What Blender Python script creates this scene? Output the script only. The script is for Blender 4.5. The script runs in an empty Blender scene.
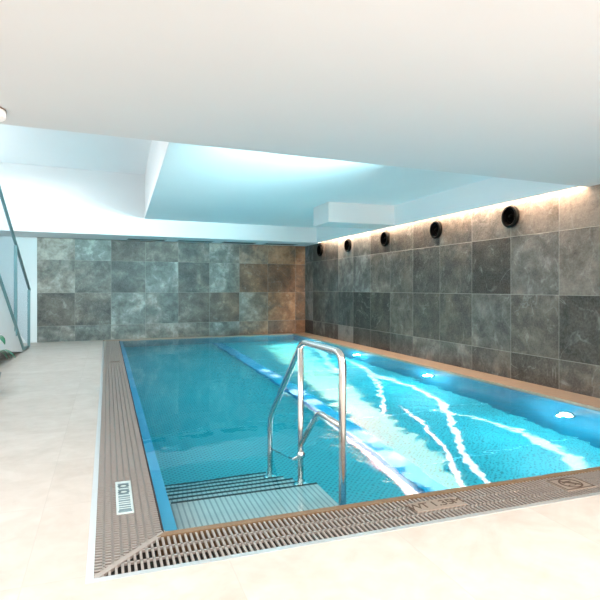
import bpy, bmesh, math, random
from mathutils import Vector, Matrix
random.seed(4)
S = bpy.context.scene
COL = S.collection
PI = math.pi

# ------------------------------------------------------------------ helpers
def tag(o, label=None, cat=None, group=None, kind=None):
    if label: o['label'] = label
    if cat: o['category'] = cat
    if group: o['group'] = group
    if kind: o['kind'] = kind
    return o

def empty(name, loc=(0, 0, 0), rz=0):
    o = bpy.data.objects.new(name, None)
    o.location = loc; o.rotation_euler.z = rz
    o.empty_display_size = .1
    COL.objects.link(o)
    return o

def obj(name, bm, mats, parent=None, smooth=False, loc=None, rz=0):
    me = bpy.data.meshes.new(name)
    bmesh.ops.recalc_face_normals(bm, faces=bm.faces)
    if smooth:
        for f in bm.faces: f.smooth = True
    bm.to_mesh(me); bm.free()
    o = bpy.data.objects.new(name, me)
    for m in (mats if isinstance(mats, (list, tuple)) else [mats]): me.materials.append(m)
    COL.objects.link(o)
    if parent: o.parent = parent
    if loc is not None: o.location = loc
    o.rotation_euler.z = rz
    return o

def box(bm, x0, x1, y0, y1, z0, z1, mi=0, bev=0):
    v = [bm.verts.new(p) for p in ((x0,y0,z0),(x1,y0,z0),(x1,y1,z0),(x0,y1,z0),(x0,y0,z1),(x1,y0,z1),(x1,y1,z1),(x0,y1,z1))]
    fs = [bm.faces.new([v[i] for i in q]) for q in ((3,2,1,0),(4,5,6,7),(0,1,5,4),(1,2,6,5),(2,3,7,6),(3,0,4,7))]
    for f in fs: f.material_index = mi
    if bev:
        es = {e for f in fs for e in f.edges}
        bmesh.ops.bevel(bm, geom=list(es), offset=bev, segments=2, affect='EDGES', profile=.6)

def prism(bm, pts, z0, z1):
    a = [bm.verts.new((p[0], p[1], z0)) for p in pts]
    b = [bm.verts.new((p[0], p[1], z1)) for p in pts]
    bm.faces.new(a[::-1]); bm.faces.new(b)
    n = len(pts)
    for i in range(n): bm.faces.new((a[i], a[(i+1) % n], b[(i+1) % n], b[i]))

def hexa(bm, bot, top):
    a = [bm.verts.new(p) for p in bot]; b = [bm.verts.new(p) for p in top]
    bm.faces.new(a[::-1]); bm.faces.new(b)
    n = len(bot)
    for i in range(n): bm.faces.new((a[i], a[(i+1) % n], b[(i+1) % n], b[i]))

def tube(bm, pts, r, seg=16, cap=True):
    pts = [Vector(p) for p in pts]
    rings = []
    up = None
    for i, p in enumerate(pts):
        if i == 0: t = (pts[1]-p).normalized()
        elif i == len(pts)-1: t = (p-pts[i-1]).normalized()
        else: t = ((p-pts[i-1]).normalized()+(pts[i+1]-p).normalized()).normalized()
        if up is None:
            up = t.orthogonal().normalized()
        up = (up - t*up.dot(t)).normalized()
        s = t.cross(up)
        k = 1.0
        if 0 < i < len(pts)-1:
            k = 1.0
        rings.append([bm.verts.new(p+(up*math.cos(a)+s*math.sin(a))*r*k) for a in [2*PI*j/seg for j in range(seg)]])
    for i in range(len(rings)-1):
        for j in range(seg):
            f = bm.faces.new((rings[i][j], rings[i][(j+1) % seg], rings[i+1][(j+1) % seg], rings[i+1][j])); f.smooth = True
    if cap:
        bm.faces.new(rings[0][::-1]); bm.faces.new(rings[-1])

def bend(pts, rad, n=7):
    """round the corners of a polyline"""
    P = [Vector(p) for p in pts]; out = [P[0]]
    for i in range(1, len(P)-1):
        a, b, c = P[i-1], P[i], P[i+1]
        d1 = (a-b).normalized(); d2 = (c-b).normalized()
        r = min(rad, (a-b).length*.45, (c-b).length*.45)
        for k in range(n+1):
            t = k/n
            out.append((b+d1*r)*(1-t)**2 + b*2*t*(1-t) + (b+d2*r)*t*t)
    out.append(P[-1])
    return out

def lathe(bm, prof, M, seg=32, close=False, mi=0):
    rings = []
    for r, z in prof:
        rings.append([bm.verts.new(M @ Vector((r*math.cos(2*PI*j/seg), r*math.sin(2*PI*j/seg), z))) for j in range(seg)])
    for i in range(len(rings)-1):
        for j in range(seg):
            f = bm.faces.new((rings[i][j], rings[i][(j+1) % seg], rings[i+1][(j+1) % seg], rings[i+1][j])); f.smooth = True; f.material_index = mi
    if close:
        bm.faces.new(rings[0][::-1]); bm.faces.new(rings[-1])

def copy_tree(o, parent=None):
    c = o.copy(); COL.objects.link(c); c.parent = parent
    for ch in [x for x in bpy.data.objects if x.parent == o]: copy_tree(ch, c)
    return c

# ------------------------------------------------------------------ materials
def mat(name):
    m = bpy.data.materials.new(name); m.use_nodes = True
    nt = m.node_tree
    return m, nt, nt.nodes['Principled BSDF']

def plain(name, col, rough=.5, metal=0, noise=0, nscale=3, emit=None, es=0, spec=None):
    m, nt, b = mat(name)
    b.inputs['Base Color'].default_value = (*col, 1)
    b.inputs['Roughness'].default_value = rough
    b.inputs['Metallic'].default_value = metal
    if spec is not None: b.inputs['Specular IOR Level'].default_value = spec
    if noise:
        tc = nt.nodes.new('ShaderNodeTexCoord'); n = nt.nodes.new('ShaderNodeTexNoise')
        n.inputs['Scale'].default_value = nscale; n.inputs['Detail'].default_value = 4
        nt.links.new(tc.outputs['Object'], n.inputs['Vector'])
        mx = nt.nodes.new('ShaderNodeMix'); mx.data_type = 'RGBA'
        mx.inputs[6].default_value = (*[c*(1-noise) for c in col], 1)
        mx.inputs[7].default_value = (*[min(1, c*(1+noise*.5)) for c in col], 1)
        nt.links.new(n.outputs['Fac'], mx.inputs[0]); nt.links.new(mx.outputs[2], b.inputs['Base Color'])
    if emit:
        b.inputs['Emission Color'].default_value = (*emit, 1); b.inputs['Emission Strength'].default_value = es
    return m

class NT:
    """tiny node-expression helper"""
    def __init__(s, nt): s.nt = nt
    def n(s, t, **k):
        nd = s.nt.nodes.new(t)
        for a, v in k.items(): setattr(nd, a, v)
        return nd
    def put(s, sock, v):
        if hasattr(v, 'links') or isinstance(v, bpy.types.NodeSocket): s.nt.links.new(v, sock)
        else: sock.default_value = v
    def m(s, op, a, b=None, c=None):
        nd = s.n('ShaderNodeMath', operation=op)
        s.put(nd.inputs[0], a)
        if b is not None: s.put(nd.inputs[1], b)
        if c is not None: s.put(nd.inputs[2], c)
        return nd.outputs[0]
    def mix(s, f, a, b):
        nd = s.n('ShaderNodeMix', data_type='RGBA')
        s.put(nd.inputs[0], f); s.put(nd.inputs[6], a); s.put(nd.inputs[7], b)
        return nd.outputs[2]
    def ramp(s, f, stops):
        nd = s.n('ShaderNodeValToRGB'); cr = nd.color_ramp
        while len(cr.elements) < len(stops): cr.elements.new(.5)
        for e, (p, c) in zip(cr.elements, stops): e.position = p; e.color = (*c, 1) if len(c) == 3 else c
        s.put(nd.inputs[0], f)
        return nd.outputs[0]
    def noise(s, vec, scale, detail=3, rough=.5, dist=0):
        nd = s.n('ShaderNodeTexNoise'); s.put(nd.inputs['Vector'], vec)
        nd.inputs['Scale'].default_value = scale; nd.inputs['Detail'].default_value = detail
        nd.inputs['Roughness'].default_value = rough; nd.inputs['Distortion'].default_value = dist
        return nd.outputs['Fac']
    def xyz(s, v):
        nd = s.n('ShaderNodeSeparateXYZ'); s.put(nd.inputs[0], v); return nd.outputs
    def comb(s, x, y, z):
        nd = s.n('ShaderNodeCombineXYZ')
        for i, v in enumerate((x, y, z)): s.put(nd.inputs[i], v)
        return nd.outputs[0]
    def rng(s, v, a, b, c=0., d=1., smooth=False):
        nd = s.n('ShaderNodeMapRange'); s.put(nd.inputs[0], v)
        if smooth: nd.interpolation_type = 'SMOOTHSTEP'
        for i, q in zip((1, 2, 3, 4), (a, b, c, d)): nd.inputs[i].default_value = q
        return nd.outputs[0]

def slate(name, size, zoff, warm0, warm1, uoff=0, dark=1.0, green=1.0, orange_glow=None, var=.85):
    """large split-stone tiles; local x along the wall, z up"""
    m, nt, b = mat(name); h = NT(nt)
    tc = h.n('ShaderNodeTexCoord'); X, Y, Z = h.xyz(tc.outputs['Object'])
    u = h.m('DIVIDE', h.m('SUBTRACT', X, uoff), size[0]); v = h.m('DIVIDE', h.m('SUBTRACT', Z, zoff), size[1])
    iu = h.m('FLOOR', u); iv = h.m('FLOOR', v); fu = h.m('FRACT', u); fv = h.m('FRACT', v)
    wn = h.n('ShaderNodeTexWhiteNoise', noise_dimensions='3D'); h.put(wn.inputs['Vector'], h.comb(iu, iv, 3.7))
    r1, r2, r3 = h.xyz(wn.outputs['Color'])
    off = h.comb(h.m('MULTIPLY', r1, 40.), h.m('MULTIPLY', r2, 40.), h.m('MULTIPLY', r3, 40.))
    va = h.n('ShaderNodeVectorMath', operation='ADD'); h.put(va.inputs[0], h.comb(X, 0., Z)); h.put(va.inputs[1], off)
    P = va.outputs[0]
    n1 = h.noise(P, 1.5, 4, .55, .7); n2 = h.noise(P, 5, 6, .62, .4); n3 = h.noise(P, 40, 3, .6)
    # cracks / veins
    vein = h.m('ABSOLUTE', h.m('SUBTRACT', h.noise(P, 1.3, 4, .55, .8), .5))
    vein = h.m('MULTIPLY', h.rng(vein, 0., .012, 1., 0.), h.rng(n2, .42, .6))
    t = h.m('ADD', h.m('MULTIPLY', h.rng(n1, .3, .7), .55), h.m('MULTIPLY', h.rng(n2, .3, .7), .45))
    t = h.m('ADD', t, h.m('MULTIPLY', h.m('SUBTRACT', r1, .5), var))
    d = dark
    base = h.ramp(t, [(0., (.026*d, .027*d*green, .026*d)), (.35, (.070*d, .076*d*green, .072*d)), (.7, (.16*d, .175*d*green, .167*d)), (1., (.40*d, .43*d*green, .41*d))])
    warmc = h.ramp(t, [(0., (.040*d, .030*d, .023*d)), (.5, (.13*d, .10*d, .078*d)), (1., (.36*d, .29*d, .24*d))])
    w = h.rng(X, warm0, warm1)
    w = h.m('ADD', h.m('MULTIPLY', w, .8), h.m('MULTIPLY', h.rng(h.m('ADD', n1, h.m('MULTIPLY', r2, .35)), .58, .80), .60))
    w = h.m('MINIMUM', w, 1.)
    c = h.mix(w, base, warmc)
    if orange_glow:  # warm light towards one end, painted into the tile colour
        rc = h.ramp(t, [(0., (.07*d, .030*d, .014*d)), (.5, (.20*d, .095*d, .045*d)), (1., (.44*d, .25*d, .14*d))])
        k = h.m('MULTIPLY', h.rng(h.m('ADD', X, h.m('MULTIPLY', h.m('SUBTRACT', r2, .5), 1.2)), orange_glow[0], orange_glow[1]), h.rng(h.m('ADD', n1, h.m('MULTIPLY', r3, .4)), .35, .7))
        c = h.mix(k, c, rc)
    c = h.mix(h.m('MULTIPLY', vein, .28), c, (.5, .5, .47, 1))
    n4 = h.noise(P, 16, 6, .72, .3)
    c = h.mix(h.m('MULTIPLY', h.rng(n4, .42, .68), .30), c, (.03, .027, .024, 1))
    c = h.mix(h.m('MULTIPLY', h.rng(n3, .4, .7), .10), c, (.55, .52, .47, 1))
    eu = h.m('MINIMUM', fu, h.m('SUBTRACT', 1., fu)); ev = h.m('MINIMUM', fv, h.m('SUBTRACT', 1., fv))
    g = h.m('MINIMUM', eu, ev)
    gl = h.rng(g, .0025, .007, 1., 0.)
    c = h.mix(h.m('MULTIPLY', gl, .55), c, (.40, .37, .33, 1))
    h.put(b.inputs['Base Color'], c)
    b.inputs['Roughness'].default_value = .55
    bp = h.n('ShaderNodeBump'); bp.inputs['Strength'].default_value = .55; bp.inputs['Distance'].default_value = .025
    hh = h.m('ADD', h.m('MULTIPLY', n2, .6), h.m('ADD', h.m('MULTIPLY', n4, .5), h.m('MULTIPLY', n1, .5)))
    hh = h.m('SUBTRACT', hh, h.m('MULTIPLY', gl, .4))
    h.put(bp.inputs['Height'], hh); h.put(b.inputs['Normal'], bp.outputs[0])
    return m

def floor_tiles(name):
    m, nt, b = mat(name); h = NT(nt)
    tc = h.n('ShaderNodeTexCoord'); X, Y, Z = h.xyz(tc.outputs['Object'])
    u = h.m('DIVIDE', h.m('ADD', X, .35), .9); v = h.m('DIVIDE', h.m('ADD', Y, .1), .9)
    wn = h.n('ShaderNodeTexWhiteNoise', noise_dimensions='3D'); h.put(wn.inputs['Vector'], h.comb(h.m('FLOOR', u), h.m('FLOOR', v), 1.))
    fu = h.m('FRACT', u); fv = h.m('FRACT', v)
    g = h.m('MINIMUM', h.m('MINIMUM', fu, h.m('SUBTRACT', 1., fu)), h.m('MINIMUM', fv, h.m('SUBTRACT', 1., fv)))
    gl = h.rng(g, .001, .004, 1., 0.)
    P = h.comb(h.m('ADD', X, h.m('MULTIPLY', wn.outputs['Value'], 20.)), Y, 0.)
    n = h.noise(P, 1.6, 6, .6, 1.5); n2 = h.noise(P, 7, 4, .6, .5)
    t = h.m('ADD', h.m('MULTIPLY', h.rng(n, .35, .7), .6), h.m('MULTIPLY', h.rng(n2, .35, .7), .4))
    c = h.mix(t, (.63, .575, .525, 1), (.49, .43, .375, 1))
    c = h.mix(h.m('MULTIPLY', h.m('SUBTRACT', wn.outputs['Value'], .5), .30), c, (.50, .43, .37, 1))
    c = h.mix(h.m('MULTIPLY', gl, .5), c, (.45, .40, .36, 1))
    h.put(b.inputs['Base Color'], c)
    b.inputs['Roughness'].default_value = .42; b.inputs['Specular IOR Level'].default_value = .3
    return m

def plaster(name, col, rough=.85):
    m, nt, b = mat(name); h = NT(nt)
    tc = h.n('ShaderNodeTexCoord')
    n = h.noise(tc.outputs['Object'], 1.2, 3)
    c = h.mix(n, (*[x*.98 for x in col], 1), (*[min(1, x*1.02) for x in col], 1))
    h.put(b.inputs['Base Color'], c); b.inputs['Roughness'].default_value = rough
    bp = h.n('ShaderNodeBump'); bp.inputs['Strength'].default_value = .05; bp.inputs['Distance'].default_value = .002
    h.put(bp.inputs['Height'], h.noise(tc.outputs['Object'], 180, 2)); h.put(b.inputs['Normal'], bp.outputs[0])
    return m

def pool_steel(name, col, dots=True, rough=.45, metal=.0, dotk=.45, seams=False):
    m, nt, b = mat(name); h = NT(nt)
    tc = h.n('ShaderNodeTexCoord'); X, Y, Z = h.xyz(tc.outputs['Object'])
    n = h.noise(tc.outputs['Object'], .8, 3)
    c = h.mix(n, (*[x*.85 for x in col], 1), (*[min(1, x*1.12) for x in col], 1))
    if dots:
        p = .042
        a = h.m('DIVIDE', h.m('ADD', X, Y), p*1.414); d = h.m('DIVIDE', h.m('SUBTRACT', X, Y), p*1.414)
        fa = h.m('SUBTRACT', h.m('FRACT', a), .5); fd = h.m('SUBTRACT', h.m('FRACT', d), .5)
        r = h.m('SQRT', h.m('ADD', h.m('MULTIPLY', fa, fa), h.m('MULTIPLY', fd, fd)))
        k = h.rng(r, .20, .34, 1., 0.)
        c = h.mix(h.m('MULTIPLY', k, dotk), c, (*[x*.35 for x in col], 1))
        bp = h.n('ShaderNodeBump'); bp.inputs['Strength'].default_value = .3; bp.inputs['Distance'].default_value = .004
        h.put(bp.inputs['Height'], k); h.put(b.inputs['Normal'], bp.outputs[0])
    h.put(b.inputs['Base Color'], c)
    b.inputs['Roughness'].default_value = rough; b.inputs['Metallic'].default_value = metal
    return m

def water_mat():
    m = bpy.data.materials.new('pool_water'); m.use_nodes = True
    nt = m.node_tree; h = NT(nt)
    for n in list(nt.nodes): nt.nodes.remove(n)
    out = h.n('ShaderNodeOutputMaterial')
    tc = h.n('ShaderNodeTexCoord'); X, Y, Z = h.xyz(tc.outputs['Object'])
    g = h.n('ShaderNodeBsdfRefraction'); g.inputs['IOR'].default_value = 1.33; g.inputs['Roughness'].default_value = 0
    gl = h.n('ShaderNodeBsdfGlossy'); gl.inputs['Roughness'].default_value = 0
    fr = h.n('ShaderNodeFresnel'); fr.inputs['IOR'].default_value = 1.33
    mx = h.n('ShaderNodeMixShader')
    amp = h.rng(X, 1.3, 3.6, .10, 1.)
    n1 = h.noise(tc.outputs['Object'], 1.7, 2, .45, .3)
    n2 = h.noise(tc.outputs['Object'], 6.0, 2, .5, .2)
    hh = h.m('MULTIPLY', h.m('ADD', h.m('MULTIPLY', n1, 1.0), h.m('MULTIPLY', n2, .22)), amp)
    bp = h.n('ShaderNodeBump'); bp.inputs['Strength'].default_value = 1.; bp.inputs['Distance'].default_value = WAVE
    h.put(bp.inputs['Height'], hh); h.put(g.inputs['Normal'], bp.outputs[0]); h.put(gl.inputs['Normal'], bp.outputs[0]); h.put(fr.inputs['Normal'], bp.outputs[0])
    h.put(mx.inputs[0], h.m('MULTIPLY', fr.outputs[0], .85)); nt.links.new(g.outputs[0], mx.inputs[1]); nt.links.new(gl.outputs[0], mx.inputs[2])
    va = h.n('ShaderNodeVolumeAbsorption'); va.inputs['Color'].default_value = (.06, .88, .94, 1); va.inputs['Density'].default_value = .27
    nt.links.new(mx.outputs[0], out.inputs['Surface']); nt.links.new(va.outputs[0], out.inputs['Volume'])
    return m
WAVE = .028

M = {}
M['white'] = plaster('white_plaster', (.86, .86, .86))
M['wall_white'] = plaster('wall_plaster', (.85, .865, .87))
M['ceil'] = plaster('ceiling_plaster', (.80, .795, .79))
M['recess'] = plaster('recess_plaster', (.91, .935, .945))
M['floor'] = floor_tiles('limestone_floor')
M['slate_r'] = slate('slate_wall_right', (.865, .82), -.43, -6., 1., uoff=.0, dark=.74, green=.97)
M['slate_b'] = slate('slate_wall_back', (.835, .80), -.42, 4.4, 6.6, uoff=.0, dark=1.35, green=1.03, orange_glow=(4.4, 6.4), var=.50)  # orange at the corner end is warm light painted into the tiles
M['steel'] = plain('brushed_steel', (.78, .76, .73), .18, 1, .06, 14)
M['steel_frame'] = plain('matte_steel', (.72, .74, .74), .35, .7, .08, 6)
M['grate'] = plain('grating_taupe', (.42, .37, .335), .36, .35, .08, 20)
M['grate_lip'] = plain('grating_tan', (.26, .165, .09), .5, .2, .35, 60)
M['dark'] = plain('dark_channel', (.03, .026, .023), .8)
M['coping'] = plain('coping_tan', (.40, .295, .22), .45, .2, .15, 8)
M['teal_floor'] = pool_steel('pool_floor_steel', (.06, .42, .46), True, .42, 0, .75)
M['blue_wall'] = pool_steel('pool_wall_steel', (.015, .22, .33), False, .30, .0)
M['far_wall'] = pool_steel('pool_far_wall_steel', (.02, .16, .20), False, .30, .0)
M['lip'] = pool_steel('overflow_lip_steel', (.14, .62, .95), False, .22, .5)
M['channel'] = pool_steel('channel_steel', (.10, .55, .80), False, .15, .6)
M['tread'] = None
M['water'] = water_mat()
M['black'] = plain('black_plastic', (.0008, .0008, .0008), .8, 0, .1, 20, spec=.05)
M['black_gloss'] = plain('black_ring', (.0025, .0023, .002), .45, .0, .1, 20, spec=.12)
M['slot'] = plain('slot_shadow', (.005, .010, .011), .6)
M['slot_frame'] = plain('slot_frame', (.35, .48, .50), .4, .3)
M['led'] = plain('led_strip', (1, .9, .8), .5, emit=(1, .78, .60), es=9)
M['lens'] = plain('lamp_lens', (.9, .97, 1), .3, emit=(.62, .92, 1), es=14)
M['lamp_glass'] = plain('lamp_opal', (.9, .82, .78), .4, emit=(1, .86, .78), es=.25)
M['copper'] = plain('lamp_ring', (.55, .36, .28), .3, .8)
M['rail_teal'] = plain('teal_grey_steel', (.22, .40, .43), .35, .5, .1, 9)
M['leaf'] = plain('leaf_green', (.02, .20, .10), .35, 0, .35, 15)
M['stem'] = plain('stem_green', (.12, .16, .05), .6, 0, .2, 20)
M['pot'] = plain('grey_pot', (.35, .36, .36), .6, 0, .1, 10)
M['soil'] = plain('soil', (.05, .035, .025), .9, 0, .3, 40)
M['stair_tread'] = plain('stair_stone', (.62, .62, .62), .6, 0, .1, 6)
M['handrail_dark'] = plain('dark_handrail', (.22, .26, .28), .4, .3, .1, 9)
M['mark'] = plain('engraved_dark', (.10, .065, .045), .7)
M['plate'] = plain('plate_tan', (.34, .275, .225), .45, .2, .08, 30)
M['badge'] = plain('badge_pale', (.66, .75, .74), .35, .3, .05, 30)
M['badge_ink'] = plain('badge_grey', (.16, .25, .28), .5)

def tread_mat():
    m, nt, b = mat('slatted_tread'); h = NT(nt)
    tc = h.n('ShaderNodeTexCoord'); X, Y, Z = h.xyz(tc.outputs['Object'])
    f = h.m('FRACT', h.m('DIVIDE', X, .035))
    k = h.rng(h.m('ABSOLUTE', h.m('SUBTRACT', f, .5)), .30, .38)
    n = h.noise(tc.outputs['Object'], 5, 4)
    c = h.mix(n, (.38, .43, .43, 1), (.64, .66, .64, 1))
    c = h.mix(h.m('MULTIPLY', k, .6), c, (.12, .18, .19, 1))
    h.put(b.inputs['Base Color'], c); b.inputs['Roughness'].default_value = .4; b.inputs['Metallic'].default_value = .1
    return m
M['tread'] = tread_mat()

def glass_mat():
    m = bpy.data.materials.new('railing_glass'); m.use_nodes = True
    nt = m.node_tree; h = NT(nt)
    for n in list(nt.nodes): nt.nodes.remove(n)
    out = h.n('ShaderNodeOutputMaterial')
    t = h.n('ShaderNodeBsdfTransparent'); t.inputs[0].default_value = (.90, .93, .95, 1)
    g = h.n('ShaderNodeBsdfGlossy'); g.inputs['Roughness'].default_value = .03
    mx = h.n('ShaderNodeMixShader')
    mx.inputs[0].default_value = .05; nt.links.new(t.outputs[0], mx.inputs[1]); nt.links.new(g.outputs[0], mx.inputs[2])
    nt.links.new(mx.outputs[0], out.inputs[0])
    return m
M['glass'] = glass_mat()

# ------------------------------------------------------------------ dimensions
H = 1.30                               # eye height
WX = 5.41                              # right slate wall
C1, C2, C3 = 2.51, 2.905, 3.94         # low ceiling, recess, stairwell
PX0, PX1, PY0 = .29, 4.97, 2.93        # pool basin
GX0, GY0 = -.07, 2.55                  # outer edge of the overflow gutter
def backY(x): return 14.155 + (x+1.571)*.0609      # slate back wall, slightly out of square
def beamY(x): return 12.62 + (x+3.1)*.085
def edgeY(x): return 4.48 + (x+.6)*.066            # edge of the low ceiling
XL = -3.1
YB = -2.6
DEPTH = -1.40
WL = -.015

def st(o, label=None):
    o['kind'] = 'structure'
    if label: o['label'] = label
    return o

# ------------------------------------------------------------------ room shell
bm = bmesh.new()
prism(bm, [(XL, YB), (GX0-.02, YB), (GX0-.02, backY(GX0)), (XL, backY(XL))], -.25, 0)
prism(bm, [(GX0-.02, YB), (WX, YB), (WX, GY0-.02), (GX0-.02, GY0-.02)], -.25, 0)
st(obj('floor', bm, M['floor']), 'cream limestone tile floor around the pool')

a = math.atan(.0609)
LB = (WX-(-1.571))/math.cos(a)
bm = bmesh.new(); box(bm, 0, LB+.05, 0, .2, -1.6, 2.75)
st(obj('wall_back', bm, M['slate_b'], loc=(-1.571, backY(-1.571), 0), rz=a), 'slate tiled wall at far end of the pool')
bm = bmesh.new()
prism(bm, [(XL-.2, backY(XL-.2)), (-1.571, backY(-1.571)), (-1.571, backY(-1.571)+.2), (XL-.2, backY(XL-.2)+.2)], -.25, C3)
st(obj('wall_back_left', bm, M['wall_white']), 'pale painted wall between stairs and slate')
# right slate wall: local x runs toward the camera (so x=0 is a tile joint)
bm = bmesh.new(); box(bm, -9.6, 8.2, 0, .2, -1.6, C1+.16)
o = obj('wall_right', bm, M['slate_r'], loc=(WX, 5.30, 0), rz=-PI/2)
st(o, 'slate tiled wall along the right side of the pool')
bm = bmesh.new(); box(bm, XL-.2, XL, YB, backY(XL)+.2, -.25, C3)
st(obj('wall_left', bm, M['wall_white']), 'pale painted wall behind the stairs')

# ceilings
bm = bmesh.new()
prism(bm, [(XL, YB), (WX+.2, YB), (WX+.2, edgeY(WX+.2)), (XL, edgeY(XL))], C1, C1+.30)
st(obj('ceiling', bm, M['ceil']), 'low white ceiling over the near deck')
WEDGE = [(.60, edgeY(.6)), (.83, beamY(.83))]
bm = bmesh.new()
prism(bm, [(.60, edgeY(.6)-.3), (WX+.2, edgeY(WX)-.3), (WX+.2, beamY(WX)+.3), (.83, beamY(.83)+.3)], C2, C2+.15)
st(obj('ceiling_recess', bm, M['recess']), 'raised ceiling panel above the pool')
bm = bmesh.new()
prism(bm, [(.60, edgeY(.6)-.25), (.72, edgeY(.6)-.25), (.95, beamY(.83)+.2), (.83, beamY(.83)+.2)], C2+.001, C3)
st(obj('wall_stairwell_right', bm, M['white']), 'white upstand between stairwell opening and pool ceiling')
bm = bmesh.new()
prism(bm, [(XL, edgeY(XL)-.3), (1.0, edgeY(1.0)-.3), (1.0, beamY(1)+.3), (XL, beamY(XL)+.3)], C3, C3+.1)
st(obj('ceiling_stairwell', bm, M['recess']), 'high ceiling above the stairs')
bm = bmesh.new()
prism(bm, [(XL, edgeY(XL)-.3), (.65, edgeY(.65)-.3), (.65, edgeY(.65)), (XL, edgeY(XL))], C1+.301, C3)
st(obj('wall_stairwell_front', bm, M['white']))
# beam + dropped strip before the back wall
bm = bmesh.new()
prism(bm, [(XL, beamY(XL)), (.84, beamY(.84)), (.84, backY(.84)), (XL, backY(XL))], C1, C3)
prism(bm, [(.84, beamY(.84)), (WX, beamY(WX)), (WX, backY(WX)), (.84, backY(.84))], C1, C2+.14)
st(obj('ceiling_beam', bm, M['wall_white']), 'dropped ceiling beam in front of the far slate wall')
# bulkhead above the light slot
BX = 5.30
bm = bmesh.new()
box(bm, BX-.03, BX, edgeY(BX), beamY(BX), C1, C2)
box(bm, BX, WX, edgeY(BX), beamY(BX), C1+.16, C2)
st(obj('trim_1', bm, M['recess']), 'white bulkhead above the light slot')
# boxed soffit
bm = bmesh.new(); box(bm, 3.88, BX-.03, 9.21, 9.98, 2.53, C2)
st(obj('ceiling_soffit', bm, plaster('soffit_plaster', (.84, .84, .83))), 'white boxed soffit in the ceiling corner')

# ------------------------------------------------------------------ swimming pool basin
pool = tag(empty('swimming_pool', (0, 0, 0)), 'stainless steel swimming pool filled with turquoise water', 'pool')
PB = 13.92   # far end at left
def farY(x): return backY(x)-.22
bm = bmesh.new(); prism(bm, [(PX0-.1, PY0-.1), (PX1+.1, PY0-.1), (PX1+.1, farY(PX1)+.1), (PX0-.1, farY(PX0)+.1)], DEPTH-.1, DEPTH)
obj('pool_floor', bm, M['teal_floor'], pool)
bm = bmesh.new(); box(bm, PX0-.02, PX0, PY0-.02, farY(PX0)+.02, DEPTH, -.03); obj('pool_wall', bm, M['blue_wall'], pool)
bm = bmesh.new(); box(bm, PX1, PX1+.02, PY0-.02, farY(PX1)+.02, DEPTH, -.03); obj('pool_wall', bm, M['blue_wall'], pool)
bm = bmesh.new(); box(bm, PX0, PX1, PY0-.02, PY0, DEPTH, -.03); obj('pool_wall', bm, M['blue_wall'], pool)
bm = bmesh.new(); prism(bm, [(PX0, farY(PX0)), (PX1, farY(PX1)), (PX1, farY(PX1)+.02), (PX0, farY(PX0)+.02)], DEPTH, -.03); obj('pool_wall', bm, M['far_wall'], pool)
# weld seams on the floor
for y in (4.62, 6.2, 7.8, 9.4, 11.0):
    bm = bmesh.new(); box(bm, 2.98, PX1, y-.008, y+.008, DEPTH, DEPTH+.004); obj('weld_seam', bm, plain('weld', (.35, .75, .85), .3), pool)
# submerged sloping overflow lip along left and front
bm = bmesh.new()
LW = .075
hexa(bm, [(PX0, PY0, -.10), (PX0+LW, PY0+.05, -.10), (PX0+LW, farY(PX0), -.10), (PX0, farY(PX0), -.10)],
     [(PX0, PY0, -.025), (PX0+LW, PY0+.05, -.06), (PX0+LW, farY(PX0), -.06), (PX0, farY(PX0), -.025)])
obj('overflow_lip', bm, M['lip'], pool)
bm = bmesh.new()
hexa(bm, [(PX0, PY0, -.10), (PX1, PY0, -.10), (PX1, PY0+.06, -.10), (PX0+LW, PY0+.06, -.10)],
     [(PX0, PY0, -.025), (PX1, PY0, -.025), (PX1, PY0+.06, -.05), (PX0+LW, PY0+.06, -.05)])
obj('overflow_lip', bm, M['lip'], pool)
# raised floor channel
bm = bmesh.new()
hexa(bm, [(2.62, PY0, DEPTH), (2.92, PY0, DEPTH), (2.92, farY(2.8), DEPTH), (2.62, farY(2.8), DEPTH)],
     [(2.66, PY0, DEPTH+.05), (2.88, PY0, DEPTH+.05), (2.88, farY(2.8), DEPTH+.05), (2.66, farY(2.8), DEPTH+.05)])
ch = obj('floor_channel', bm, M['channel'], pool)
# steps
for k in range(6):
    y1 = 3.52+.26*k; z = -.20-.20*k
    y0 = PY0 if k == 0 else 3.52+.26*(k-1)-.03
    bm = bmesh.new()
    box(bm, PX0+.0, 1.40, y0, y1, z-.04, z, bev=.006)
    s = obj('step', bm, M['tread'], pool)
    bm = bmesh.new(); box(bm, PX0+.1, 1.40, y1-.002, y1+.022, z-.035, z+.004); obj('nosing', bm, M['slot'], s)
    bm = bmesh.new(); box(bm, PX0, 1.38, y1-.03, y1-.01, z-.2, z-.035); obj('riser', bm, M['teal_floor'], s)

# water
bm = bmesh.new()
prism(bm, [(PX0-.008, PY0-.008), (PX1+.008, PY0-.008), (PX1+.008, farY(PX1)+.008), (PX0-.008, farY(PX0)+.008)], DEPTH-.05, WL)
w = obj('pool_water', bm, M['water'])
tag(w, 'clear turquoise water filling the pool', 'water', kind='stuff')

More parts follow.
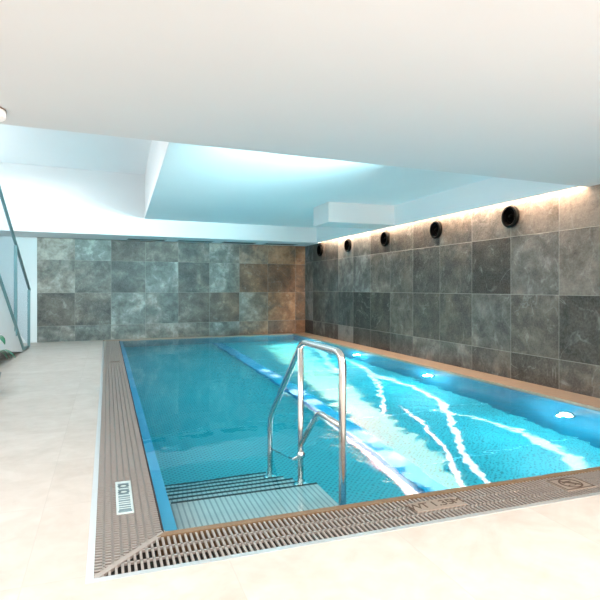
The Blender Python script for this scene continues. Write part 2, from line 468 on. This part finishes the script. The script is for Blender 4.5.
# ------------------------------------------------------------------ overflow gutter gratings
def grating(name, label, L, Wd, mitre0, mitre1, loc, rz, rails, lipmat, lipw=.035):
    """local x along the pool edge 0..L, local y from the pool (0) outward (Wd)"""
    t = tag(empty(name, loc, rz), label, 'grating', 'overflow gutter gratings round the pool')
    def xr(y):  # extent at distance y
        return (-y*mitre0, L+y*mitre1)
    # dark channel pan
    bm = bmesh.new()
    prism(bm, [(xr(0)[0], 0), (xr(0)[1], 0), (xr(Wd)[1], Wd), (xr(Wd)[0], Wd)], -.20, -.10)
    obj('channel_pan', bm, M['dark'], t)
    lip = lipw
    bm = bmesh.new()
    prism(bm, [(xr(.004)[0], .004), (xr(.004)[1], .004), (xr(lip)[1], lip), (xr(lip)[0], lip)], -.10, .004)
    obj('nosing', bm, lipmat, t)
    # slats
    bm = bmesh.new()
    pitch = .029
    x = xr(Wd)[0]+pitch
    while x < xr(Wd)[1]-pitch*.5:
        y0 = lip+.004
        if x < 0: y0 = max(y0, -x/max(mitre0, 1e-6)+.012) if mitre0 else y0
        if x > L: y0 = max(y0, (x-L)/max(mitre1, 1e-6)+.012) if mitre1 else y0
        if Wd-.012-y0 > .01:
            box(bm, x-.0060, x+.0060, y0, Wd-.012, -.012, 0)
        x += pitch
    obj('slats', bm, M['grate'], t)
    bm = bmesh.new()
    for k in range(rails):
        y = lip+.006+(Wd-lip-.02)*(k+1)/(rails+1)
        box(bm, xr(y)[0]+.012, xr(y)[1]-(.012 if mitre1 else 0), y-.006, y+.006, -.012, .0)
    obj('rails', bm, M['grate'], t)
    # frame: outer angle and mitre bars
    bm = bmesh.new()
    prism(bm, [(xr(Wd-.014)[0], Wd-.014), (xr(Wd-.014)[1], Wd-.014), (xr(Wd+.02)[1], Wd+.02), (xr(Wd+.02)[0], Wd+.02)], -.05, .003)
    obj('frame', bm, M['steel_frame'], t)
    if mitre0:
        bm = bmesh.new()
        prism(bm, [(0, .0), (.022, .0), (-Wd*.96*mitre0+.022, Wd*.96), (-Wd*.96*mitre0, Wd*.96)], -.012, .0034); obj('mitre_bar', bm, M['grate'], t)
    if mitre1:
        bm = bmesh.new()
        prism(bm, [(L-.022, .0), (L, .0), (L+Wd*.96*mitre1, Wd*.96), (L+Wd*.96*mitre1-.022, Wd*.96)], -.012, .0031); obj('mitre_bar', bm, M['grate'], t)
    return t
GW = PX0-GX0   # .36
GWf = PY0-GY0  # .38
# front: local x -> +X, local y -> -Y : rotate by pi and run from right to left
grating('gutter_grating', 'taupe slatted grating along the near edge of the pool', WX-.005-PX0, GWf, 0, GW/GWf,
        (WX-.005, PY0, 0), PI, 2, M['grate_lip'], .05)
# left: local y -> -X, local x -> +Y : rotation +90deg
grating('gutter_grating', 'taupe slatted grating along the left side of the pool', 13.95-PY0, GW, GWf/GW, 0,
        (PX0, PY0, 0), PI/2, 7, M['dark'], .010)
# right coping between water and slate wall
bm = bmesh.new()
prism(bm, [(PX1, PY0+.0), (WX-.004, PY0+.0), (WX-.004, backY(WX)-.02), (PX1, farY(PX1)+.02)], -.06, .012)
st(obj('trim_2', bm, M['coping']), 'tan coping ledge along the slate wall')
bm = bmesh.new()
prism(bm, [(GX0-.02, farY(GX0)), (PX1, farY(PX1)), (PX1, backY(PX1)-.006), (GX0-.02, backY(GX0)-.006)], -.06, .006)
st(obj('trim_3', bm, M['coping']), 'narrow tan coping ledge under the far slate wall')

# ------------------------------------------------------------------ plates on the gutter
def text_mesh(body, size, name, m, parent, loc, rz, ext=.0012, sx=1):
    cu = bpy.data.curves.new(name, 'FONT'); cu.body = body; cu.size = size; cu.extrude = ext
    cu.align_x = 'CENTER'; cu.align_y = 'CENTER'
    tmp = bpy.data.objects.new(name, cu); COL.objects.link(tmp)
    dg = bpy.context.evaluated_depsgraph_get()
    me = bpy.data.meshes.new_from_object(tmp.evaluated_get(dg))
    bpy.data.objects.remove(tmp); bpy.data.curves.remove(cu)
    o = bpy.data.objects.new(name, me); COL.objects.link(o)
    me.materials.clear(); me.materials.append(m)
    o.parent = parent; o.location = loc; o.rotation_euler.z = rz; o.scale.x = sx
    return o

p = tag(empty('depth_marker', (1.86, 2.745, .0025)), 'tan water depth plate set in the near gutter grating', 'sign')
bm = bmesh.new(); box(bm, -.17, .17, -.062, .062, -.006, .004, bev=.002); obj('plate', bm, M['plate'], p)
for ch_, x in zip('WT1.35M', (-.128, -.062, .002, .034, .066, .112, .142+.022)):
    text_mesh(ch_, .098, 'letter', M['mark'], p, (x-.02, 0, .0045), 0)

p = tag(empty('no_diving_sign', (2.89, 2.735, .0025)), 'square no diving plate with crossed circle in the near grating', 'sign')
bm = bmesh.new(); box(bm, -.12, .12, -.095, .095, -.006, .004, bev=.002); obj('plate', bm, M['plate'], p)
bm = bmesh.new()
def strip(bm, pts, wd, z0, z1, closed=False):
    n = len(pts)
    for i in range(n if closed else n-1):
        a, b = Vector((*pts[i], 0)), Vector((*pts[(i+1) % n], 0)); d = (b-a).normalized(); q = Vector((-d.y, d.x, 0))*wd/2
        a = a-d*wd*.2; b = b+d*wd*.2
        prism(bm, [(a-q)[:2], (b-q)[:2], (b+q)[:2], (a+q)[:2]], z0, z1)
strip(bm, [(-.11, -.085), (.11, -.085), (.11, .085), (-.11, .085)], .009, .003, .0055, True)
strip(bm, [(.07*math.cos(2*PI*i/28), .07*math.sin(2*PI*i/28)) for i in range(28)], .012, .003, .0057, True)
strip(bm, [(-.048, .048), (.048, -.048)], .012, .003, .0059)
obj('prohibition_ring', bm, M['mark'], p)
bm = bmesh.new()
strip(bm, [(-.045, .015), (-.005, .03), (.02, -.005), (.045, -.03)], .016, .003, .0056)
strip(bm, [(-.005, .03), (.03, .03)], .010, .003, .0056)
strip(bm, [(-.055, -.035), (-.03, -.027), (-.005, -.037), (.02, -.029)], .008, .003, .0056)
obj('diver_symbol', bm, M['mark'], p)

p = tag(empty('badge_plate', (.10, 3.51, .0025)), 'pale framed plate with grey lettering on the left gutter grating', 'sign')
bm = bmesh.new(); box(bm, -.048, .048, -.27, .27, -.006, .004, bev=.002); obj('plate', bm, M['badge'], p)
bm = bmesh.new()
for k, (y, hh, w0, w1) in enumerate([(-.22, .02, -.034, .034), (-.185, .012, -.034, .034), (-.15, .016, -.034, .034), (-.115, .010, -.034, .034), (-.08, .018, -.034, .034),
                        (-.045, .012, -.034, .034), (-.01, .02, -.034, .034), (.03, .016, -.034, .03), (.105, .016, -.034, .034), (.14, .010, -.03, .034), (.21, .022, -.034, .034)]):
    bm = bmesh.new(); box(bm, w0, w1, y-hh*.62, y+hh*.62, .003, .0052); obj('letter', bm, M['badge_ink'], p)
for y in (.068, .175):
    bm = bmesh.new(); strip(bm, [(.028*math.cos(2*PI*i/16), y+.026*math.sin(2*PI*i/16)) for i in range(16)], .016, .003, .0053, True); obj('letter', bm, M['badge_ink'], p)
bm = bmesh.new(); strip(bm, [(-.034, -.25), (.034, -.25), (.034, -.236), (-.034, -.236)], .008, .003, .0054, True)
obj('letter', bm, M['badge_ink'], p)
p = tag(empty('marker_plate', (.13, 9.96, .0025)), 'small grey plate far along the left gutter grating', 'sign')
bm = bmesh.new(); box(bm, -.09, .09, -.09, .09, -.006, .004, bev=.002); obj('plate', bm, M['plate'], p)
bm = bmesh.new(); strip(bm, [(-.06, 0), (.06, 0)], .04, .003, .0052); obj('lettering', bm, M['mark'], p)

# ------------------------------------------------------------------ handrail
RX = 1.35
hr = tag(empty('pool_handrail', (RX, 3.0, 0)), 'polished steel handrail over the pool steps', 'handrail')
def loc_pts(pts): return [(0, y-3.0, z) for y, z in pts]
bm = bmesh.new()
tube(bm, bend(loc_pts([(2.985, -.20), (2.985, .905), (3.70, .905), (4.53, .16), (4.53, -1.0)]), .10), .0235, 20)
obj('rail', bm, M['steel'], hr)
bm = bmesh.new(); tube(bm, loc_pts([(3.735, -.40), (3.735, .865)]), .0215, 18); obj('support_post', bm, M['steel'], hr)
bm = bmesh.new(); tube(bm, bend(loc_pts([(2.985, .455), (3.38, .455), (3.74, .13)]), .07), .019, 16); obj('lower_rail', bm, M['steel'], hr)
bm = bmesh.new(); tube(bm, loc_pts([(3.70, .072), (4.53, -.32)]), .013, 12); obj('cross_bar', bm, M['steel'], hr)
bm = bmesh.new()
lathe(bm, [(.0, -.02), (.026, -.018), (.03, 0), (.026, .018), (0, .02)], Matrix.Translation((-.01, .70, .075)) @ Matrix.Rotation(PI/2, 4, 'X'), 20)
obj('joint', bm, M['steel'], hr)
for y, z in ((2.985, -.2), (3.735, -.4), (4.53, -1.0)):
    bm = bmesh.new(); lathe(bm, [(.0, 0), (.055, 0), (.055, .008), (.035, .016), (.0, .016)], Matrix.Translation((0, y-3.0, z)), 24); obj('flange', bm, M['steel'], hr)

# ------------------------------------------------------------------ round air nozzles on the right wall
RY = Matrix.Rotation(-PI/2, 4, 'Y')   # local z -> -X
def make_nozzle():
    t = empty('air_nozzle', (0, 0, 0))
    bm = bmesh.new()
    lathe(bm, [(.098, -.0165), (.128, -.0165), (.129, 0), (.132, .012), (.126, .026), (.108, .03), (.098, .022)], RY, 40); obj('ring', bm, M['black_gloss'], t)
    bm = bmesh.new()
    lathe(bm, [(.103, .024), (.095, .006), (.082, -.012), (.0, -.014)], RY, 40); obj('barrel', bm, M['black'], t)
    bm = bmesh.new()
    lathe(bm, [(.066, -.013), (.072, .004), (.078, .004), (.084, -.012)], RY, 40)
    lathe(bm, [(.0, .012), (.022, .010), (.030, -.004), (.032, -.013)], RY, 32); obj('inner_cone', bm, M['black'], t)
    return t
nz0 = make_nozzle()
NL = ['round black air nozzle on the slate, nearest of the row', 'round black air nozzle, second nearest of the row on the slate',
      'round black air nozzle in the middle of the row on the slate', 'round black air nozzle, second from the far corner',
      'round black air nozzle beside the far corner of the slate']
for i, y in enumerate((6.15, 7.98, 9.80, 11.60, 13.38)):
    o = nz0 if i == 0 else copy_tree(nz0)
    o.location = (WX-.020, y, 2.315)
    o.scale = (1.22, 1.22, 1.22)
    tag(o, NL[i], 'air vent', 'round air nozzles along the slate wall')

# ------------------------------------------------------------------ slot diffusers in the dropped strip
def make_slot():
    t = empty('slot_diffuser', (0, 0, 0))
    bm = bmesh.new()
    for y0, y1 in ((-.20, -.185), (.185, .20)): box(bm, -.45, .45, y0, y1, -.008, .0)
    for x0, x1 in ((-.465, -.45), (.45, .465)): box(bm, x0, x1, -.20, .20, -.008, .0)
    obj('frame', bm, M['slot_frame'], t)
    bm = bmesh.new(); box(bm, -.45, .45, -.185, .185, -.003, .0); obj('slot', bm, M['slot'], t)
    bm = bmesh.new()
    for y in (-.06, .06): box(bm, -.45, .45, y-.006, y+.006, -.006, -.003)
    obj('blade', bm, M['slot'], t)
    return t
s0 = make_slot()
SLb = ['dark ceiling slot vent over the far wall, leftmost of four', 'dark ceiling slot vent over the far wall, second from left',
       'dark ceiling slot vent over the far wall, third from left', 'dark ceiling slot vent nearest the far right corner']
for i, x in enumerate((.93, 2.15, 3.32, 4.50)):
    o = s0 if i == 0 else copy_tree(s0)
    y = beamY(x)*.22+backY(x)*.78
    o.location = (x, y-.12, C1); o.rotation_euler.z = a
    tag(o, SLb[i], 'vent', 'slot vents in the dropped ceiling')

# ------------------------------------------------------------------ LED cove strip
t = tag(empty('cove_light', (BX+.05, 9, C1+.15)), 'warm linear light in the slot above the slate wall', 'light')
bm = bmesh.new(); box(bm, -.035, .04, -4.1, 4.2, -.012, .0); obj('housing', bm, M['steel_frame'], t)
bm = bmesh.new(); box(bm, -.025, .03, -4.1, 4.2, -.018, -.012); obj('diffuser', bm, M['led'], t)

# ------------------------------------------------------------------ underwater lamps
def make_plight():
    t = empty('underwater_light', (0, 0, 0))
    bm = bmesh.new(); lathe(bm, [(.085, 0), (.115, 0), (.115, .012), (.09, .02), (.085, .012)], RY, 32); obj('rim', bm, M['steel'], t)
    bm = bmesh.new(); lathe(bm, [(.0, .014), (.05, .012), (.085, .006)], RY, 32); obj('lens', bm, M['lens'], t)
    return t
pl0 = make_plight()
PLb = ['glowing round underwater light, nearest on the right pool wall', 'glowing round underwater light, second nearest on the right pool wall',
       'glowing round underwater light, third along the right pool wall', 'glowing round underwater light nearest the far right corner']
LY = (4.75, 7.50, 10.15, 12.85)
for i, y in enumerate(LY):
    o = pl0 if i == 0 else copy_tree(pl0)
    o.location = (PX1, y, -.62)
    tag(o, PLb[i], 'pool light', 'underwater lights in the right pool wall')

# ------------------------------------------------------------------ stairs
SX = -1.62
sc_ = tag(empty('staircase', (SX, 12.2, 0)), 'white solid sided staircase rising at the left wall', 'stairs')
SL = .545
bm = bmesh.new()
yend = -5.2
prof = [(0, .0), (0, .03), (yend, .03-yend*SL), (yend, -yend*.11)]
va = [bm.verts.new((0, p[0], p[1])) for p in prof]; vb = [bm.verts.new((-.10, p[0], p[1])) for p in prof]
bm.faces.new(va); bm.faces.new(vb[::-1])
for i in range(4): bm.faces.new((va[i], va[(i+1) % 4], vb[(i+1) % 4], vb[i]))
obj('stringer', bm, M['white'], sc_)
bm = bmesh.new(); hexa(bm, [(-1.40, yend, 0), (-.22, yend, 0), (-.22, -.3, 0), (-1.40, -.3, 0)], [(-1.40, yend, .5), (-.22, yend, .5), (-.22, -.3, .06), (-1.40, -.3, .06)])  # added grey block that stands in for the shadow under the stringer
obj('stair_shadow', bm, plain('stair_shadow_grey', (.45, .47, .48), .8, 0, .1, 5), sc_)
for k in range(15):
    y = .25-.33*k; z = .17*(k+1)
    bm = bmesh.new(); box(bm, -1.46, -.10, y-.33, y, z-.17, z, bev=.008); obj('tread', bm, M['stair_tread'], sc_)

rl = tag(empty('stair_railing', (SX, 12.2, 0)), 'teal grey steel railing with glass panels beside the stairs', 'railing')
RS = .46
def ry(y): return 1.256+(13.24-y)*RS        # handrail height along world y
def yl(y): return y-12.2
bm = bmesh.new()
tube(bm, [(.0, yl(13.24), ry(13.24)), (.0, yl(7.2), ry(7.2))], .028, 12); obj('handrail', bm, M['rail_teal'], rl)
def sz(y): return max(.03, .03+(12.2-y)*SL)
for y in (13.18, 11.35, 9.4, 7.5):
    bm = bmesh.new(); box(bm, -.02, .02, yl(y)-.025, yl(y)+.025, max(0, sz(y)-.1), ry(y)-.01); obj('post', bm, M['rail_teal'], rl)
    bm = bmesh.new(); box(bm, -.012, .012, yl(y)-.17, yl(y)-.14, max(.02, sz(y)), ry(y)-.03); obj('glazing_bar', bm, M['rail_teal'], rl)
bm = bmesh.new()
tube(bm, [(.01, yl(12.9), .03), (.01, yl(12.2), .06), (.01, yl(7.2), sz(7.2)+.04)], .03, 10); obj('bottom_rail', bm, M['rail_teal'], rl)
for y1, y0 in ((13.0, 11.40), (11.17, 9.45), (9.22, 7.55)):
    bm = bmesh.new()
    pts = [(y1, sz(y1)+.05), (y0, sz(y0)+.05), (y0, ry(y0)-.06), (y1, ry(y1)-.06)]
    va = [bm.verts.new((.004, yl(p[0]), p[1])) for p in pts]; vb = [bm.verts.new((-.004, yl(p[0]), p[1])) for p in pts]
    bm.faces.new(va); bm.faces.new(vb[::-1])
    for i in range(4): bm.faces.new((va[i], va[(i+1) % 4], vb[(i+1) % 4], vb[i]))
    obj('glass_panel', bm, M['glass'], rl)
# wall handrail behind the glass
wr = tag(empty('wall_handrail', (XL+.06, 12.2, 0)), 'thin dark handrail fixed to the wall behind the stairs', 'handrail')
bm = bmesh.new(); tube(bm, [(0, 1.6, .85), (0, -5.0, .85+6.6*.5)], .022, 10); obj('rail', bm, M['handrail_dark'], wr)
for y in (1.2, -1.0, -3.2):
    bm = bmesh.new(); tube(bm, [(0, y, .83+(1.6-y)*.5), (-.05, y, .80+(1.6-y)*.5)], .01, 8); obj('bracket', bm, M['handrail_dark'], wr)

# ------------------------------------------------------------------ potted plant beside the stairs (mostly left of the frame)
pt = tag(empty('potted_plant', (-1.41, 7.5, 0)), 'green leafy plant in a pot at the left edge by the stairs', 'plant')
bm = bmesh.new(); lathe(bm, [(.0, 0), (.14, 0), (.17, .22), (.18, .25), (.165, .25), (.15, .22), (.0, .21)], Matrix.Identity(4), 28); obj('pot', bm, M['pot'], pt)
bm = bmesh.new(); lathe(bm, [(.15, .215), (.08, .225), (0, .22)], Matrix.Identity(4), 20); obj('soil', bm, M['soil'], pt)
bms = bmesh.new(); bml = bmesh.new()
for k in range(11):
    ang = -1.5+3.*((k*.618) % 1); L = .15+.07*random.random(); hgt = .22+.26*random.random()
    base = Vector((.03*math.cos(ang), .03*math.sin(ang), .21)); d = Vector((math.cos(ang), math.sin(ang), 0))
    tip = base+d*L*.5+Vector((0, 0, hgt))
    tube(bms, [base, base+d*L*.2+Vector((0, 0, hgt*.6)), tip], .006, 6)
    sd = Vector((-d.y, d.x, 0)); n = 7; prev = None
    for i in range(n+1):
        t_ = i/n; cc = tip+d*L*t_+Vector((0, 0, .06*math.sin(t_*PI*.8)-.10*t_*t_)); wd = .055*math.sin(PI*min(1, t_*.9+.08))**.8
        row = [bml.verts.new(cc-sd*wd+Vector((0, 0, .012))), bml.verts.new(cc), bml.verts.new(cc+sd*wd+Vector((0, 0, .012)))]
        if prev:
            for j in range(2): bml.faces.new((prev[j], prev[j+1], row[j+1], row[j]))
        prev = row
obj('stems', bms, M['stem'], pt); obj('foliage', bml, M['leaf'], pt, smooth=True)

# ------------------------------------------------------------------ round ceiling lamp at the left edge
cl = tag(empty('ceiling_lamp', (-.80, 4.12, C1)), 'round pale lamp on the low ceiling at the left edge', 'lamp')
bm = bmesh.new(); lathe(bm, [(.0, -.001), (.155, -.001), (.155, -.010), (.0, -.010)], Matrix.Identity(4), 48); obj('rim', bm, M['copper'], cl)
bm = bmesh.new(); lathe(bm, [(.15, -.010), (.15, -.048), (.14, -.055), (.0, -.057)], Matrix.Identity(4), 48); obj('diffuser', bm, M['lamp_glass'], cl)

# ------------------------------------------------------------------ lights
def area(name, loc, rot, sx, sy, power, col, spread=None):
    l = bpy.data.lights.new(name, 'AREA'); l.shape = 'RECTANGLE'; l.size = sx; l.size_y = sy; l.energy = power; l.color = col
    if spread: l.spread = spread
    o = bpy.data.objects.new(name, l); o.location = loc; o.rotation_euler = rot; COL.objects.link(o)
    return o
# daylight in the stairwell, from its left side
area('stairwell_daylight', (-2.9, 8.5, 3.3), (0, -PI/2-.25, 0), 1.0, 7, 40, (.93, .98, 1))
area('stairwell_fill', (-1.2, 9.6, C3-.04), (0, 0, 0), 1.8, 5.5, 62, (.95, .98, 1), 2.6)  # unseen fill added under the closed ceiling to brighten stairs and floor
# warm unseen area lights added at ceiling level to brighten the near deck
area('deck_fill', (2.2, .7, C1-.03), (0, 0, 0), 4.5, 2.2, 100, (1, .90, .82))
area('deck_fill_left', (-1.6, 3.0, C1-.03), (0, 0, 0), 2.0, 2.2, 40, (1, .96, .93))
# unseen fill light added behind the low ceiling edge to brighten the raised ceiling
area('recess_fill', (2.1, edgeY(3.0)+.06, C1+.12), (PI/2+.03, 0, .22), 2.6, .2, 52, (.55, .93, 1), .9)
area('rear_fill', (2.6, YB+.2, .9), (PI/2+.45, 0, 0), 5.5, 1.6, 95, (1, .95, .92))  # unseen fill added behind the camera to brighten walls and low ceiling
# cove light
area('cove_lamp', (BX+.045, 9.05, C1+.125), (0, .22, 0), .05, 8.3, 130, (1, .70, .48))
# pool lamps
for y in LY:
    l = area('pool_lamp', (PX1-.03, y, -.62), (0, PI/2, 0), .16, .16, 10, (.2, .85, 1)); l.data.shape = 'DISK'
area('pool_fill', ((PX0+PX1)/2, 8.4, -.06), (0, 0, 0), 4.2, 10.4, 66, (.0, .82, 1))  # unseen light added under the surface to brighten the whole basin evenly
# glow of each lamp on the wall round it
for y in LY:
    p_ = bpy.data.lights.new('lamp_halo', 'POINT'); p_.energy = 75; p_.color = (.7, .9, 1); p_.shadow_soft_size = .03
    o = bpy.data.objects.new('lamp_halo', p_); o.location = (PX1-.10, y, -.62); COL.objects.link(o)

# bright streaks on the pool floor, drawn by added unseen lamps with patterned beams
def added_band_lamp(name, loc, curves, y0, y1, power, col, spots=(), flat=False, wobk=.16, ws=(4.5, 4.5)):
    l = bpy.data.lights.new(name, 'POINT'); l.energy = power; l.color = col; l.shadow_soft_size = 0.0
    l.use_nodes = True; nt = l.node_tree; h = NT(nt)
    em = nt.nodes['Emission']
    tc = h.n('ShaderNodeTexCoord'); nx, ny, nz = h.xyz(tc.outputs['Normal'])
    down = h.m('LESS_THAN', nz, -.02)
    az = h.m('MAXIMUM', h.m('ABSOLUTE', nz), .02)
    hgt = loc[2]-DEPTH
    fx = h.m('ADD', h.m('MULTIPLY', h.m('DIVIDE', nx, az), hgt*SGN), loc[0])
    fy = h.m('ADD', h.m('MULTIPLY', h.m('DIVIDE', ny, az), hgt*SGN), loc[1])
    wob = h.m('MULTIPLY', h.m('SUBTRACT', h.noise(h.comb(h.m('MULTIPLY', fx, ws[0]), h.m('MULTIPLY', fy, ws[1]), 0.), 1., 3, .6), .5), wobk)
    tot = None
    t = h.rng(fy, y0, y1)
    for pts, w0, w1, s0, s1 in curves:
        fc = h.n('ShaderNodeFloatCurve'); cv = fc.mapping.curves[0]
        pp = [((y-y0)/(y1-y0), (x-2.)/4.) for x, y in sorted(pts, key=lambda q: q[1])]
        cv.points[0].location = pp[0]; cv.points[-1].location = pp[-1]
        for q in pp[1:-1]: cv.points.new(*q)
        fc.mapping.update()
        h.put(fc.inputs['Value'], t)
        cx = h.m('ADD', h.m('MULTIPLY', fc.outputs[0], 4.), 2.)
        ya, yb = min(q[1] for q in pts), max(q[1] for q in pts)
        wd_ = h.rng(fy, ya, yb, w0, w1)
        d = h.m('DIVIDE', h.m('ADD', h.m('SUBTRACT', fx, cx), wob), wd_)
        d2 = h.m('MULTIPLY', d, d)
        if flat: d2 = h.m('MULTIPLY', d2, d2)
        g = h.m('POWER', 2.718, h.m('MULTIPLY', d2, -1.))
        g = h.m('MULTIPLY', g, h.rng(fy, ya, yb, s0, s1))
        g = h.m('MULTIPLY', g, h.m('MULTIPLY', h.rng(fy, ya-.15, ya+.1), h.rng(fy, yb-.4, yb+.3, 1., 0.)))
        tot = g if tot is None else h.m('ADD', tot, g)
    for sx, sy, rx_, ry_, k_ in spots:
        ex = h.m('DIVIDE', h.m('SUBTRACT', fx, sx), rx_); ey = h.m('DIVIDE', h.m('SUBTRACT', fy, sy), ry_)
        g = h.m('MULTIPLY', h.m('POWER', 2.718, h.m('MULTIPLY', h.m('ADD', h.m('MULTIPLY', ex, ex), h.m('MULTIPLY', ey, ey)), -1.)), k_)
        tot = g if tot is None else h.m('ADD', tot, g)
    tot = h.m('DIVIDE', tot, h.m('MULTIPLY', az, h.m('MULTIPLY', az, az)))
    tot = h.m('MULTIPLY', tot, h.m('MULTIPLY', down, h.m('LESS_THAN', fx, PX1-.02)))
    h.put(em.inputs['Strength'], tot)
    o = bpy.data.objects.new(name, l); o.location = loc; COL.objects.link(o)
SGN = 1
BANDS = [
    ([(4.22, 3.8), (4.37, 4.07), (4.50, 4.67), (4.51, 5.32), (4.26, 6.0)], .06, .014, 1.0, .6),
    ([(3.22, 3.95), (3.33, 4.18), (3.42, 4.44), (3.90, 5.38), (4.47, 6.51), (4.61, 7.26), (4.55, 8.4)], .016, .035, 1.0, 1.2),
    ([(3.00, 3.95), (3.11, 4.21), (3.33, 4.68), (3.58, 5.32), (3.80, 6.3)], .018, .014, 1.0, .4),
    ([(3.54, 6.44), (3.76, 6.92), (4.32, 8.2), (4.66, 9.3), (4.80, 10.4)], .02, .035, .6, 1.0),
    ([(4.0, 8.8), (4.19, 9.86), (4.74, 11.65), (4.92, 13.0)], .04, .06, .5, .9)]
SPOTS = [(2.74, 9.74, .08, .15, .3), (2.76, 9.19, .08, .15, .3), (2.72, 7.77, .10, .13, .5), (2.73, 7.14, .10, .13, .5), (2.73, 5.50, .10, .16, .35), (2.70, 4.80, .10, .14, .35)]  # glints on the channel steel, drawn by the added lamp
added_band_lamp('added_band_lamp', (4.0, 7.0, -.12), BANDS, 3.8, 13.2, 11500, (1, .092, .08), SPOTS, False, .11, (7., 7.))
added_band_lamp('added_glow_lamp', (4.0, 7.0, -.12), [(p_, a_*4.5, b_*4.5, c_, d_) for p_, a_, b_, c_, d_ in BANDS], 3.8, 13.2, 22, (.1, .8, 1))
# cove reflection on the water, imitated on the floor by added unseen lamps
added_band_lamp('cove_reflection_lamp', (3.0, 7.0, -.12), [
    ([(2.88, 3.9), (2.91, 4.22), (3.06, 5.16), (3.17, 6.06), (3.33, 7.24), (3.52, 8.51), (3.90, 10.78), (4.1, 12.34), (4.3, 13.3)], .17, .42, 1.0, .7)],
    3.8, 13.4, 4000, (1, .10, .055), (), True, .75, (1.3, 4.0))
added_band_lamp('cove_reflection_line_lamp', (2.7, 6.0, -.12), [
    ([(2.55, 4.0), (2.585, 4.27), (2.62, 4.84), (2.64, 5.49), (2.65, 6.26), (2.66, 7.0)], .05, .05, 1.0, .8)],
    3.8, 7.4, 3500, (1, .08, .06), (), True, .02)  # thin reflected line of the cove, drawn by another added lamp

# ------------------------------------------------------------------ world
wd = bpy.data.worlds.new('World'); S.world = wd; wd.use_nodes = True
wd.node_tree.nodes['Background'].inputs[0].default_value = (1, .97, .95, 1)
wd.node_tree.nodes['Background'].inputs[1].default_value = 1.75

# ------------------------------------------------------------------ camera
cam = bpy.data.cameras.new('Camera'); co = bpy.data.objects.new('Camera', cam); COL.objects.link(co)
cam.sensor_width = 36; cam.lens = 536/600*36
cam.shift_y = -12/600
co.location = (0, 0, H)
co.rotation_euler = (PI/2, 0, -math.radians(19.803))
cam.clip_start = .05
S.camera = co
S.view_settings.view_transform = 'Standard'
S.view_settings.look = 'None'
S.view_settings.exposure = .58
S.cycles.max_bounces = 12
S.cycles.diffuse_bounces = 5
S.cycles.glossy_bounces = 5
S.cycles.transmission_bounces = 8
S.cycles.sample_clamp_indirect = 4
